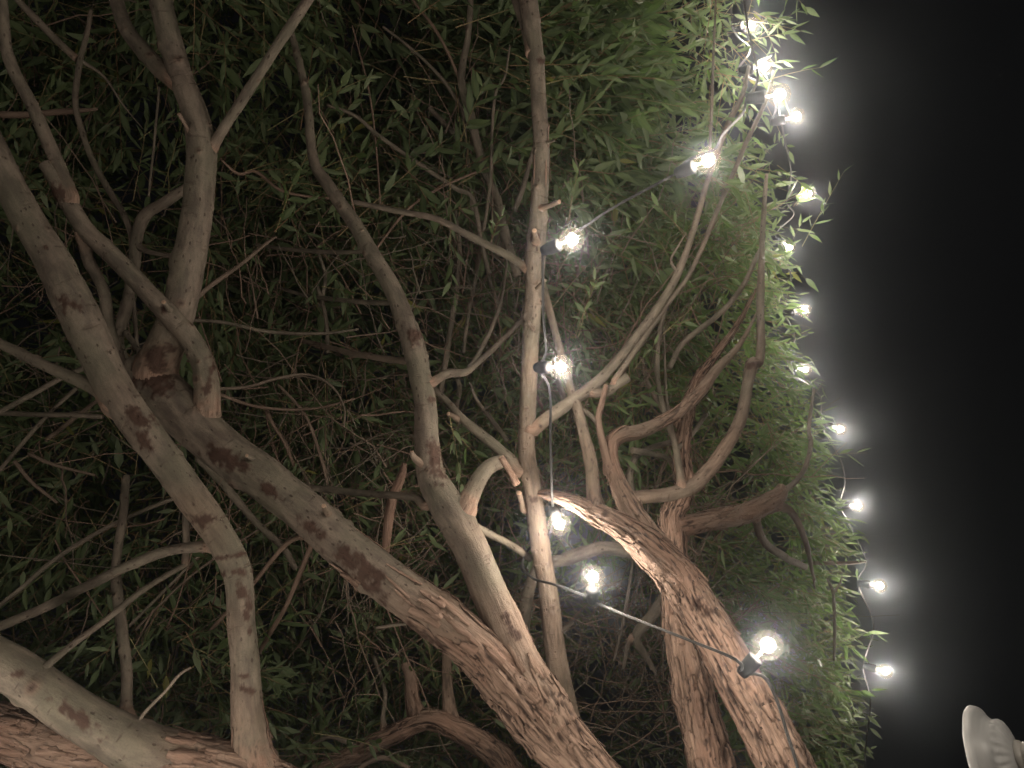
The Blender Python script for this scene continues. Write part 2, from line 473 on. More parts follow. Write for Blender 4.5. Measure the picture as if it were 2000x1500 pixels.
stem('H4', mid, [(160, 450, 22), (172, 505, 22), (190, 540, 22), (205, 575, 21), (215, 640, 20), (245, 730, 20)], d1=1.80, on='H')
stem('L', mid, [(262, 760, 22), (240, 700, 20), (232, 660, 21), (243, 610, 22), (254, 560, 22), (263, 510, 22), (266, 465, 22), (285, 420, 23), (322, 395, 21), (357, 371, 18), (380, 355, 16)], 1.86, 1.86)
stem('L1', mid, [(268, 480, 9), (290, 492, 9), (340, 502, 8)], d1=1.82, on='L', cut=True)
stem('M', mid, [(264, 480, 12), (245, 425, 12), (217, 378, 12), (185, 322, 12), (161, 259, 11), (147, 196, 11), (157, 119, 11), (171, 60, 9), (178, 20, 7)], d1=2.0, on='L')
stem('M1', mid, [(155, 117, 9), (203, 150, 7), (241, 206, 6), (280, 252, 4)], d1=2.05, on='M', taper=True)
stem('M2', mid, [(150, 115, 14), (115, 84, 14), (77, 45, 14), (35, 0, 13), (0, -40, 12)], d1=1.95, on='M')
stem('C1', mid, [(1035, 528, 16), (1000, 505, 15), (920, 462, 14), (850, 427, 13), (770, 411, 11), (690, 395, 10)], d1=1.92, on='C')
stem('C2', mid, [(1050, 410, 12), (1072, 402, 10), (1092, 394, 9)], d1=1.70, on='C', cut=True, tint=.4)
stem('C3', mid, [(1048, 480, 12), (1046, 462, 11), (1044, 450, 10)], d1=1.70, on='C', cut=True, tint=.3)
stem('C4', mid, [(1060, 280, 6), (1072, 277, 5), (1083, 275, 4)], d1=1.74, on='C')
stem('C5', mid, [(1040, 105, 22), (1026, 45, 24), (1006, -20, 24), (990, -80, 22)], d1=1.9, on='C')
stem('C6', mid, [(1022, 995, 11), (1018, 980, 11), (1013, 963, 11)], d1=1.69, on='C', cut=True, tint=.3)
stem('C7', mid, [(1046, 645, 6), (1039, 640, 6), (1033, 628, 5)], d1=1.70, on='C', tint=.3)
stem('C8', mid, [(1042, 570, 6), (1055, 556, 6), (1066, 547, 5)], d1=1.70, on='C', tint=.2)
stem('P', mid, [(1040, 838, 20), (1075, 812, 25), (1115, 785, 24), (1155, 757, 22), (1210, 700, 20), (1250, 650, 19), (1285, 602, 18), (1328, 525, 15), (1360, 430, 12), (1384, 345, 11), (1418, 252, 11), (1450, 185, 9), (1462, 130, 7)], d1=2.02, on='C')
stem('P1', mid, [(1145, 765, 16), (1180, 768, 19), (1210, 748, 19), (1226, 737, 19)], d1=1.80, on='P', cut=True)
stem('P2', mid, [(1200, 745, 13), (1225, 708, 11), (1252, 669, 11), (1300, 600, 10), (1352, 525, 9), (1405, 402, 9), (1457, 280, 9), (1496, 196, 8), (1512, 140, 6)], d1=2.10, on='P1')
stem('P3', mid, [(1325, 535, 7), (1310, 510, 6), (1322, 485, 6), (1340, 455, 4)], d1=1.9, on='P', taper=True)
stem('Y', mid, [(842, 748, 16), (872, 730, 17), (905, 728, 15), (923, 718, 12), (970, 675, 10), (1022, 622, 9)], d1=1.95, on='B')
stem('Y1', mid, [(915, 722, 11), (936, 690, 10), (965, 630, 9), (984, 560, 8), (990, 490, 7), (985, 430, 6)], d1=2.2, on='Y', taper=True)
stem('Z', mid, [(1012, 918, 24), (996, 898, 24), (948, 855, 21), (900, 815, 17), (878, 790, 14), (846, 758, 11)], d1=1.85, on='C')
stem('Z1', mid, [(895, 818, 9), (884, 812, 9), (876, 808, 8)], d1=1.76, on='Z', cut=True, tint=.5)
stem('Q', mid, [(905, 1000, 30), (912, 982, 33), (932, 940, 33), (955, 912, 29), (985, 898, 24)], d1=1.78, on='B')
stem('Q1', mid, [(1010, 945, 15), (995, 920, 14), (978, 893, 12)], 1.68, 1.66, rough=(.9, .9), tint=.7, cut=True)
stem('Q2', mid, [(905, 1015, 15), (950, 1040, 15), (1000, 1066, 14), (1035, 1090, 15)], d1=1.80, on='B', scars=[(918, 1022, 10, 6, 0, .002)])
stem('Q3', mid, [(850, 925, 16), (822, 905, 15), (808, 892, 12), (804, 882, 8)], d1=1.66, on='B', cut=True, tint=.3)
stem('B2', mid, [(705, 492, 8), (640, 492, 9), (570, 488, 8), (500, 478, 6)], d1=2.1, on='B')
stem('B3', mid, [(785, 592, 10), (700, 589, 9), (602, 578, 8), (540, 560, 5)], d1=2.2, on='B')
stem('B4', mid, [(800, 706, 13), (700, 693, 12), (647, 680, 11), (588, 665, 9)], d1=2.1, on='B', tint=.3)
stem('B5', mid, [(1010, 1275, 26), (1022, 1215, 28), (1033, 1150, 24), (1052, 1090, 16)], 1.98, 2.0)
stem('A1', mid, [(645, 1010, 12), (638, 1000, 12), (632, 988, 9)], d1=1.55, on='A', cut=True, tint=.4)
stem('A2', mid, [(505, 905, 10), (492, 896, 10), (482, 890, 7)], d1=1.60, on='A', cut=True)
stem('A3', mid, [(620, 1050, 12), (565, 1058, 9), (490, 1145, 8), (410, 1232, 8)], d1=1.85, on='A', tint=.7)
stem('A4', mid, [(620, 1040, 12), (600, 1085, 10), (555, 1190, 9), (505, 1275, 9)], d1=1.9, on='A', tint=.7)
stem('A5', mid, [(385, 895, 12), (415, 925, 15), (450, 960, 15), (500, 1020, 14), (555, 1072, 13), (578, 1112, 10)], 1.88, 1.9)
stem('A6', mid, [(800, 1215, 6), (769, 1221, 7), (736, 1226, 6)], d1=1.62, on='A', cut=True)
stem('A7', mid, [(830, 988, 15), (806, 971, 14), (720, 964, 13), (650, 957, 13), (600, 950, 11), (560, 930, 8)], d1=1.9, on='B')
stem('A8', mid, [(751, 1096, 15), (757, 1045, 19), (766, 975, 20), (783, 930, 17), (790, 905, 10)], 1.82, 1.84, rough=(1, 1), tint=.8)

# ---- left tree
stem('E', left, [(580, 1570, 118), (460, 1515, 115), (330, 1482, 108), (255, 1455, 98), (195, 1420, 88), (140, 1385, 84), (60, 1332, 84), (-40, 1275, 84), (-150, 1220, 80)], 1.50, 1.42,
     name='trunk', rough=(1.9, -2.0), ground=(-.12, 1.80, 0), scars=[(30, 1318, 20, 8, R(-20), .002), (150, 1400, 60, 18, R(40), .001)])
stem('E2', left, [(330, 1520, 110), (240, 1490, 110), (140, 1468, 105), (40, 1440, 100), (-60, 1405, 95), (-160, 1370, 90)], d1=1.62, on='E', name='branch', rough=(.9, .7), tint=.25)
stem('FG', left, [(505, 1540, 66), (490, 1460, 62), (480, 1330, 56), (472, 1190, 53), (458, 1100, 60), (412, 1022, 60), (345, 930, 64), (288, 855, 68), (238, 778, 66), (190, 690, 68), (150, 605, 70),
                  (108, 525, 68), (60, 440, 64), (20, 360, 58), (-20, 280, 55), (-70, 190, 52)], d1=1.60, on='E', name='trunk', rough=(.25, -.3),
     scars=[(280, 858, 22, 15, R(30), .003), (392, 1015, 22, 14, R(-10), .002), (462, 1118, 30, 9, R(-8), .003), (475, 1158, 13, 34, R(-15), .002), (482, 1205, 6, 20, R(-15), .001),
            (476, 1345, 28, 8, R(22), .003), (480, 1320, 12, 5, 0, .002), (128, 592, 34, 18, R(30), .003), (270, 812, 34, 20, R(30), .003), (488, 1232, 5, 5, 0, .002), (88, 483, 9, 5, 0, .003), (455, 1085, 34, 5, R(-10), .002)])
stem('N', left, [(228, 792, 40), (200, 765, 30), (160, 745, 24), (80, 710, 21), (0, 672, 18), (-80, 640, 16)], d1=1.62, on='FG')
stem('E3', left, [(248, 1440, 30), (245, 1390, 22), (247, 1300, 21), (234, 1195, 20), (226, 1110, 18), (240, 1010, 16), (246, 930, 14)], d1=1.85, on='E')
stem('E4', left, [(262, 1440, 10), (276, 1400, 7), (325, 1348, 6), (350, 1318, 6), (372, 1304, 5)], d1=1.5, on='E', cut=True)
stem('F1', left, [(435, 1062, 20), (395, 1066, 20), (330, 1075, 20), (250, 1105, 20), (170, 1145, 19), (80, 1190, 19), (0, 1222, 18), (-80, 1255, 17)], d1=1.72, on='FG')
stem('F2', left, [(85, 1308, 13), (140, 1260, 13), (200, 1215, 12), (290, 1145, 12), (360, 1104, 11)], d1=1.72, on='E')
stem('F3', left, [(360, 1108, 14), (363, 1060, 14), (361, 1005, 12)], d1=1.76, on='F2')
stem('F4', left, [(-30, 1205, 9), (40, 1150, 9), (110, 1090, 9), (200, 1035, 9), (310, 985, 8), (360, 968, 6)], 1.8, 1.9)
stem('F5', left, [(250, 1225, 6), (330, 1145, 6), (400, 1075, 5), (470, 1030, 5)], 1.85, 1.95)
stem('F6', left, [(265, 1230, 5), (350, 1145, 5), (420, 1090, 5), (530, 1018, 4)], 1.85, 1.95, tint=.3)
stem('F7', left, [(300, 1190, 4), (280, 1230, 4), (252, 1285, 3)], 1.85, 1.85, tint=.6)
stem('G1', left, [(164, 718, 11), (119, 739, 10), (60, 772, 10), (0, 805, 10), (-60, 835, 9)], 1.74, 1.75)
stem('G2', left, [(200, 814, 9), (161, 812, 10), (80, 810, 10), (0, 807, 10), (-60, 806, 9)], 1.78, 1.8)
stem('G3', left, [(150, 757, 8), (84, 820, 8), (0, 917, 8), (-50, 975, 7)], 1.80, 1.8)
stem('G4', left, [(56, 886, 8), (105, 907, 7), (185, 928, 5)], 1.85, 1.85, tint=.4)
stem('G5', left, [(28, 900, 8), (60, 940, 7), (112, 982, 6)], 1.85, 1.9, tint=.4)
stem('G6', left, [(0, 224, 14), (52, 224, 13), (136, 217, 11), (190, 213, 5)], 2.0, 2.0, tint=.6)
stem('G9', left, [(259, 571, 8), (264, 630, 8), (269, 683, 8), (285, 740, 8)], 1.9, 1.9)
stem('G10', left, [(245, 648, 11), (262, 672, 11), (282, 700, 11)], 1.85, 1.82)
stem('G11', left, [(90, 860, 9), (180, 790, 8), (195, 780, 7)], 1.9, 1.9, tint=.4)

# ---- right tree
stem('D', right, [(1572, 1565, 102), (1528, 1485, 99), (1480, 1393, 94), (1420, 1285, 88), (1372, 1205, 83), (1326, 1133, 77), (1272, 1077, 70), (1225, 1040, 58), (1180, 1012, 46), (1130, 988, 34), (1085, 972, 23), (1052, 963, 12)], 1.36, 1.68,
     name='trunk', rough=(1.0, .85), ground=(.78, 1.75, 0), scars=[(1372, 1190, 24, 14, R(50), -.004)])
stem('D2', right, [(1410, 1570, 92), (1385, 1470, 88), (1352, 1340, 78), (1330, 1230, 66), (1318, 1140, 58), (1314, 1060, 52), (1312, 1010, 46), (1335, 950, 36), (1330, 880, 30), (1342, 800, 24), (1365, 740, 18), (1400, 690, 13), (1445, 625, 8), (1480, 560, 3)], 1.50, 2.2,
     name='trunk', rough=(1.0, .9), ground=(.66, 1.86, 0))
stem('S', right, [(1300, 1098, 40), (1265, 1045, 44), (1228, 988, 43), (1200, 920, 34), (1193, 868, 31), (1215, 850, 29), (1248, 844, 29), (1315, 812, 27), (1362, 770, 24), (1400, 722, 18), (1450, 665, 10), (1478, 610, 4)], d1=2.15, on='D', rough=(.8, .15))
stem('S1', right, [(1190, 920, 18), (1180, 880, 17), (1168, 822, 13), (1174, 790, 12), (1183, 752, 10)], d1=1.78, on='S', cut=True, tint=.5, rough=(.5, .5))
stem('S2', right, [(1168, 825, 9), (1150, 808, 10), (1138, 800, 9)], d1=1.8, on='S1')
stem('T', right, [(1163, 1005, 34), (1158, 965, 29), (1153, 900, 27), (1132, 812, 21), (1110, 740, 18), (1082, 640, 15), (1062, 560, 13), (1048, 500, 10)], d1=2.0, on='D', rough=(.35, -.1))
stem('T1', right, [(1140, 850, 13), (1118, 800, 12), (1095, 760, 11), (1080, 700, 8)], d1=2.05, on='T')
stem('U', right, [(1225, 972, 26), (1300, 966, 28), (1363, 944, 29), (1412, 878, 26), (1448, 816, 24), (1460, 750, 22), (1469, 712, 25), (1483, 700, 18), (1486, 620, 16), (1486, 550, 14), (1488, 480, 11), (1493, 400, 9), (1497, 340, 6)], 1.84, 2.2, rough=(.3, -.1), scars=[(1472, 712, 24, 9, 0, .003)])
stem('U1', right, [(1307, 720, 11), (1335, 669, 11), (1405, 613, 11), (1450, 560, 10), (1475, 508, 9), (1490, 478, 8)], 2.0, 2.2)
stem('V', right, [(1331, 945, 13), (1325, 900, 13), (1315, 855, 12), (1290, 781, 11), (1283, 725, 10), (1287, 655, 9), (1300, 600, 7)], d1=2.1, on='U')
stem('V1', right, [(1317, 860, 9), (1303, 790, 8), (1299, 720, 8), (1297, 640, 6)], d1=2.15, on='V', taper=True)
stem('V2', right, [(1320, 880, 10), (1350, 850, 9), (1372, 820, 9), (1380, 810, 8)], d1=2.1, on='V', cut=True)
stem('X1', right, [(1245, 990, 14), (1230, 930, 13), (1250, 885, 12), (1315, 862, 11), (1345, 856, 9)], 2.0, 2.15)
stem('X2', right, [(1235, 880, 12), (1290, 890, 11), (1320, 905, 10)], 2.0, 2.1)
stem('Wb', right, [(1314, 1032, 42), (1380, 1018, 43), (1440, 1005, 42), (1492, 988, 38), (1520, 968, 32), (1528, 955, 24)], d1=2.2, on='D2', rough=(.7, .4), tint=.3)
stem('W1', right, [(1505, 985, 18), (1545, 1000, 15), (1572, 1055, 11), (1587, 1120, 6), (1592, 1150, 3)], d1=2.4, on='Wb', tint=.3)
stem('W2', right, [(1515, 970, 13), (1555, 940, 10), (1575, 905, 9), (1584, 865, 9), (1580, 833, 8), (1590, 760, 5)], d1=2.35, on='Wb')
stem('W3', right, [(1475, 1010, 16), (1490, 1055, 16), (1522, 1082, 15), (1572, 1108, 12)], d1=2.4, on='Wb', tint=.3)
stem('W4', right, [(1590, 1100, 8), (1650, 1100, 7), (1690, 1097, 5)], 2.5, 2.6, tint=.3)
stem('W5', right, [(1629, 1290, 5), (1630, 1220, 6), (1627, 1160, 6), (1616, 1130, 5)], 2.5, 2.5)
stem('W6', right, [(1628, 1158, 5), (1640, 1140, 4), (1645, 1125, 3)], d1=2.5, on='W5')
stem('K1', right, [(1300, 1165, 24), (1272, 1205, 23), (1243, 1243, 20), (1262, 1283, 13), (1281, 1316, 6)], 2.05, 2.1)
stem('K2', right, [(1240, 1240, 13), (1227, 1258, 11), (1217, 1306, 6)], d1=2.1, on='K1')
stem('K3', right, [(1235, 1078, 25), (1175, 1070, 26), (1110, 1092, 25), (1070, 1100, 22)], 1.95, 1.95)
stem('K4', right, [(1170, 1068, 18), (1120, 1080, 18), (1085, 1095, 16)], 2.0, 2.0)
stem('K6', right, [(1330, 830, 14), (1290, 790, 12), (1262, 740, 9), (1255, 700, 6)], d1=2.3, on='D2', tint=.3)
stem('TW', right, [(1386, 300, 6), (1390, 200, 6), (1393, 120, 5), (1398, 0, 4), (1402, -60, 3)], 1.9, 2.0)
stem('K7', right, [(1060, 1250, 14), (1085, 1238, 13), (1120, 1215, 10)], 2.1, 2.1)
stem('K8', right, [(1200, 1290, 6), (1220, 1200, 7), (1235, 1100, 6), (1240, 1050, 4)], 2.15, 2.2)

# ---- background tree
stem('O', back, [(1015, 1530, 50), (965, 1472, 46), (900, 1428, 44), (835, 1405, 40), (760, 1440, 40), (690, 1475, 36), (620, 1510, 32)], 1.98, 2.05, name='trunk', rough=(1, .6), ground=(.25, 2.75, 0))
stem('O1', back, [(820, 1412, 30), (806, 1370, 27), (802, 1325, 24), (790, 1296, 18)], d1=2.08, on='O', rough=(.6, .4), tint=.4, cut=True)
stem('O2', back, [(880, 1420, 26), (874, 1350, 23), (872, 1290, 21), (868, 1240, 16)], d1=2.2, on='O', rough=(.6, .4))
stem('O3', back, [(752, 1440, 12), (748, 1400, 10), (752, 1350, 9), (730, 1283, 7)], d1=2.2, on='O')
stem('O4', back, [(580, 1480, 8), (640, 1440, 9), (690, 1455, 9)], 2.05, 2.0)
stem('O5', back, [(700, 1500, 10), (745, 1480, 8), (800, 1500, 8)], 1.95, 1.95, tint=.5)
stem('e6', back, [(1012, 540, 18), (986, 455, 18), (970, 385, 17), (947, 332, 17), (933, 280, 16), (919, 227, 16), (902, 157, 15), (915, 70, 13), (920, -20, 12)], 2.15, 2.15)
stem('e11', back, [(975, 500, 14), (965, 420, 14), (938, 343, 14), (895, 273, 12), (838, 210, 9)], 2.3, 2.3)
stem('e8', back, [(955, 535, 9), (940, 472, 9), (923, 388, 9), (888, 367, 9), (825, 325, 9), (741, 266, 8), (695, 227, 7), (640, 205, 6)], 2.1, 2.1)
stem('e9', back, [(922, 420, 8), (919, 353, 8), (911, 297, 8), (905, 224, 8), (888, 189, 8), (860, 150, 7), (807, 98, 6), (748, 52, 5)], 2.18, 2.2)
stem('e10', back, [(945, 450, 6), (958, 350, 7), (961, 262, 6), (968, 182, 6), (986, 150, 5), (996, 90, 4)], 2.1, 2.1)
stem('e7', back, [(900, 160, 6), (874, 101, 6), (846, 52, 6), (807, 0, 5), (790, -40, 4)], d1=2.2, on='e6', tint=.8)
stem('e1', back, [(860, 770, 10), (868, 720, 11), (880, 640, 11), (893, 560, 10), (897, 480, 9), (890, 410, 6)], 2.1, 2.2)
stem('e3', back, [(905, 690, 8), (915, 610, 8), (930, 540, 7), (942, 470, 6)], 2.15, 2.2)
stem('e5', back, [(972, 600, 8), (957, 550, 8), (945, 490, 8), (940, 430, 6)], 2.2, 2.25)
stem('e12', back, [(743, 400, 4), (734, 280, 4), (720, 175, 4), (688, 50, 3)], 2.1, 2.15, tint=.7)
stem('e14', back, [(1005, 410, 10), (1021, 367, 10), (1040, 297, 8)], 1.95, 1.9)
stem('e15', back, [(733, 488, 5), (797, 409, 5), (860, 367, 5), (930, 336, 4)], 2.05, 2.1, tint=.8)
stem('e17', back, [(1070, 430, 6), (1085, 385, 6), (1115, 339, 5), (1138, 270, 4)], 2.15, 2.3)
stem('e18', back, [(890, 800, 8), (897, 760, 10), (893, 740, 9)], 2.0, 1.95)
stem('e19', back, [(992, 862, 10), (960, 820, 9), (930, 780, 7), (918, 748, 5)], 1.95, 2.0)
stem('g6', back, [(420, 760, 7), (483, 756, 6), (542, 739, 6), (602, 732, 5), (647, 753, 5), (672, 795, 4), (672, 835, 4)], 1.82, 2.0, tint=.2)
stem('g7', back, [(420, 767, 7), (507, 795, 6), (612, 798, 5), (693, 779, 4)], 1.85, 2.0, tint=.6)
stem('g8', back, [(371, 625, 7), (437, 630, 7), (525, 648, 7), (630, 651, 6), (700, 643, 4)], 1.9, 2.0)
stem('g9', back, [(381, 585, 10), (413, 557, 9), (472, 515, 8), (514, 480, 7), (540, 462, 4)], 1.85, 1.95, tint=.4)
stem('g14', back, [(521, 802, 8), (535, 833, 7), (556, 865, 7), (574, 910, 5)], 1.95, 2.0, tint=.7)
stem('g15', back, [(542, 750, 5), (595, 809, 6), (623, 882, 6), (640, 945, 5)], 1.95, 2.0, tint=.5)
stem('g16', back, [(430, 310, 3), (466, 340, 6), (500, 335, 7), (545, 370, 6), (590, 382, 5), (650, 388, 5)], 1.95, 2.05, tint=.8)
stem('g17', back, [(625, 600, 8), (635, 540, 7), (620, 490, 6)], 2.1, 2.1)
stem('g18', back, [(640, 690, 8), (636, 620, 8), (620, 560, 7)], 2.05, 2.1)
stem('g19', back, [(311, 170, 5), (301, 280, 5), (290, 385, 4)], 2.0, 2.0)

# ------------------------------------------------------------------ loose twigs (one tangle per tree)
def tangle(parent, zones):
    V = []; Fc = []; co = []; tint = []
    for (x0, x1, y0, y1, d0, d1, n, (du, dr), spread, w0) in zones:
        for _ in range(int(n * 1.5)):
            x = random.uniform(x0, x1); y = random.uniform(y0, y1); d = random.uniform(d0, d1)
            p = at(x, y, d)
            dv = dirv(dr + random.gauss(0, spread), du + random.gauss(0, spread), random.gauss(0, .35))
            L = random.uniform(.12, .55); r = random.uniform(.35, .95) * w0 * .5 * d / F
            tn = random.choice((0, .2, .5, .8, .8))
            bend = Vector((random.gauss(0, 1), random.gauss(0, 1), random.gauss(0, 1))) * .3
            k = 9; sd = random.random() * 50
            pts = []
            kink = Vector((0, 0, 0))
            for i in range(k):
                t = i / (k - 1)
                if i: kink = kink + Vector((random.gauss(0, 1), random.gauss(0, 1), random.gauss(0, 1))) * .0045 * (L / .3)
                pts.append(p + dv * (L * t) + bend * (L * t * t * .35) + kink)
            b0 = len(V)
            ns = 5
            for i in range(k):
                tv = (pts[min(i + 1, k - 1)] - pts[max(i - 1, 0)]).normalized()
                u = tv.orthogonal().normalized(); w = tv.cross(u)
                rr = r * (1 - .7 * i / (k - 1))
                for j in range(ns):
                    a = 2 * math.pi * j / ns
                    V.append(pts[i] + (u * math.cos(a) + w * math.sin(a)) * rr)
                    co.append((math.cos(a) * rr, math.sin(a) * rr, sd + i * L / k)); tint.append(tn)
            for i in range(k - 1):
                for j in range(ns):
                    a, b = b0 + i * ns + j, b0 + i * ns + (j + 1) % ns
                    Fc.append((a, b, b + ns, a + ns))
            # side spur
            if random.random() < .6:
                i = random.randint(3, 6); q = pts[i]
                sv = (dv + Vector((random.gauss(0, 1), random.gauss(0, 1), random.gauss(0, 1))) * .8).normalized()
                e = q + sv * L * random.uniform(.15, .4)
                b0 = len(V); u = sv.orthogonal().normalized(); w = sv.cross(u)
                for (c_, rr) in ((q, r * .55), ((q + e) / 2 + bend * .02, r * .45), (e, r * .2)):
                    for j in range(4):
                        a = math.pi / 2 * j
                        V.append(c_ + (u * math.cos(a) + w * math.sin(a)) * rr); co.append((math.cos(a) * rr, math.sin(a) * rr, sd)); tint.append(tn)
                for i in range(2):
                    for j in range(4):
                        a, b = b0 + i * 4 + j, b0 + i * 4 + (j + 1) % 4
                        Fc.append((a, b, b + 4, a + 4))
    me = mesh_from('twig_tangle', V, Fc)
    for nm in ('rough', 'scar', 'cut', 'crack'):
        me.attributes.new(nm, 'FLOAT', 'POINT')
    a = me.attributes.new('tint', 'FLOAT', 'POINT'); a.data.foreach_set('value', np.array(tint, np.float32))
    a = me.attributes.new('bark_co', 'FLOAT_VECTOR', 'POINT'); a.data.foreach_set('vector', np.array(co, np.float32).ravel())
    o = link_mesh('twig_tangle', me, BARK, parent); o['kind'] = 'stuff'

#            x0    x1    y0    y1   d0   d1   n  (up,right) spread width
tangle(left, [(-150, 350, 650, 1350, 1.85, 2.5, 90, (.4, .2), .8, 5), (-100, 420, 0, 650, 2.0, 2.6, 55, (.8, .1), .6, 4),
              (250, 700, 1050, 1500, 1.9, 2.5, 70, (.3, .3), .8, 4)])
tangle(mid, [(420, 850, 420, 1050, 1.95, 2.5, 190, (.2, .2), .9, 4.5), (600, 1050, 900, 1300, 1.95, 2.5, 110, (.4, .3), .8, 4.5), (820, 1060, 300, 800, 2.1, 2.6, 80, (1, .1), .5, 5)])
tangle(right, [(1050, 1400, 450, 1000, 2.1, 2.8, 150, (.9, .2), .7, 5), (1180, 1420, 900, 1500, 2.1, 2.8, 130, (.6, .1), .8, 4.5)])
tangle(back, [(700, 1350, 1150, 1500, 2.1, 2.7, 170, (.6, .2), .9, 4), (600, 1000, 50, 500, 2.2, 2.8, 60, (.9, 0), .5, 4.5)])

# ------------------------------------------------------------------ foliage
EDGE_Y = np.array([-300, 0, 100, 200, 262, 285, 350, 420, 480, 570, 650, 720, 850, 950, 1050, 1110, 1150, 1250, 1350, 1480, 1700], float)
EDGE_X = np.array([1200, 1225, 1262, 1270, 1265, 1420, 1440, 1490, 1500, 1535, 1530, 1555, 1580, 1602, 1650, 1640, 1612, 1655, 1645, 1672, 1680], float)

def shoots(pos, dr, L, nl, ll, droop):
    """leafy shoots -> arrays for one mesh. pos,dr (N,3); L leaf-bearing length (N); ll leaf length (N)"""
    N = len(pos)
    K = nl
    t = (np.arange(K) + .6) / K
    t = np.clip(t[None, :] + rng.normal(0, .02, (N, K)), 0.05, 1.0)
    g = np.array([0, 0, -1.0])
    base = pos[:, None, :] + dr[:, None, :] * (L[:, None] * t)[..., None] + g * (droop[:, None] * L[:, None] * t ** 2)[..., None]
    tang = dr[:, None, :] + g * (2 * droop[:, None] * t)[..., None]
    tang /= np.linalg.norm(tang, axis=2)[..., None]
    rnd = rng.normal(size=(N, 1, 3))
    sd = np.cross(tang, np.broadcast_to(rnd, tang.shape)); sd /= np.linalg.norm(sd, axis=2)[..., None] + 1e-9
    up = np.cross(sd, tang)
    ph = np.arange(K)[None, :] * 2.4 + rng.uniform(0, 6.28, (N, 1)) + rng.normal(0, .3, (N, K))
    out = sd * np.cos(ph)[..., None] + up * np.sin(ph)[..., None]
    spread = rng.uniform(.45, 1.15, (N, K))
    spread *= (1.15 - .55 * t)
    ld = tang * np.cos(spread)[..., None] + out * np.sin(spread)[..., None] + g * .22
    ld += rng.normal(0, .12, ld.shape)
    ld /= np.linalg.norm(ld, axis=2)[..., None]
    nrm = np.cross(np.cross(ld, np.array([0, 0, 1.0])), ld) + rng.normal(0, .75, ld.shape)
    lat = np.cross(nrm, ld); lat /= np.linalg.norm(lat, axis=2)[..., None] + 1e-9
    nrm = np.cross(ld, lat)
    M = N * K
    keep = rng.random((N, K)) < .9
    base, ld, lat, nrm = (a[keep] for a in (base, ld, lat, nrm))
    M = len(base)
    le = (ll[:, None] * rng.uniform(.55, 1.15, (N, K)) * (1.05 - .3 * np.abs(t - .45)))[keep]
    wd = le * rng.uniform(.084, .140, M)
    # template: rows at u with half width h; 3 verts per row
    U = np.array([.06, .24, .48, .74]); Hh = np.array([.30, .90, .98, .52])
    curl = rng.uniform(-.25, .30, M); fold = rng.uniform(.05, .55, M); twist = rng.uniform(-.5, .5, M)
    Vs = []; mid_ = []
    Vs.append(base)
    mid_.append(np.ones(M))
    for u_, h_ in zip(U, Hh):
        c = base + ld * (le * u_)[:, None] - nrm * (curl * le * u_ * u_)[:, None]
        la = lat * np.cos(twist * u_)[:, None] + nrm * np.sin(twist * u_)[:, None]
        for sgn in (-1, 0, 1):
            Vs.append(c + la * (sgn * h_ * wd)[:, None] + nrm * (abs(sgn) * fold * h_ * wd)[:, None])
            mid_.append(np.ones(M) if sgn == 0 else np.zeros(M))
    Vs.append(base + ld * le[:, None] - nrm * (curl * le)[:, None]); mid_.append(np.full(M, .4))
    nv = len(Vs)
    LV = np.stack(Vs, 1).reshape(-1, 3)
    MID = np.stack(mid_, 1).ravel()
    tris = [(0, 2, 1), (0, 3, 2)]; quads = []
    for r in range(3):
        a = 1 + 3 * r
        quads += [(a, a + 1, a + 4, a + 3), (a + 1, a + 2, a + 5, a + 4)]
    tris += [(10, 11, 13), (11, 12, 13)]
    o = (np.arange(M) * nv)[:, None, None]
    T_ = (np.array(tris)[None] + o).reshape(-1, 3); Q_ = (np.array(quads)[None] + o).reshape(-1, 4)
    lv = np.clip(rng.normal(.5, .2, M) + np.repeat(rng.normal(0, .14, N), keep.sum(1)), 0, .92)
    lv[rng.random(M) < .012] = 1.0
    LVAR = np.repeat(lv, nv)
    # shoot stems: 4 sided, 5 rings
    R_ = 5
    ts = np.linspace(-.15, 1, R_)
    c = pos[:, None, :] + dr[:, None, :] * (L[:, None] * ts)[..., None] + g * (droop[:, None] * L[:, None] * ts ** 2)[..., None]
    a1 = np.cross(dr, rng.normal(size=(N, 3))); a1 /= np.linalg.norm(a1, axis=1)[:, None] + 1e-9
    a2 = np.cross(dr, a1)
    rr = (ll * .018)[:, None] * np.linspace(1.2, .35, R_)[None]
    SV = np.stack([c + (a1 * math.cos(k * math.pi / 2) + a2 * math.sin(k * math.pi / 2))[:, None, :] * rr[..., None] for k in range(4)], 2).reshape(-1, 3)
    q = []
    for r in range(R_ - 1):
        for k in range(4):
            q.append((r * 4 + k, r * 4 + (k + 1) % 4, (r + 1) * 4 + (k + 1) % 4, (r + 1) * 4 + k))
    SQ = (np.array(q)[None] + (np.arange(N) * R_ * 4)[:, None, None]).reshape(-1, 4) + len(LV)
    SVAR = np.repeat(rng.random(N), R_ * 4)
    V = np.vstack([LV, SV])
    return V, T_, np.vstack([Q_, SQ]), np.concatenate([LVAR, SVAR]), np.concatenate([np.zeros(len(LV)), np.ones(len(SV))]), np.concatenate([MID, np.zeros(len(SV))])

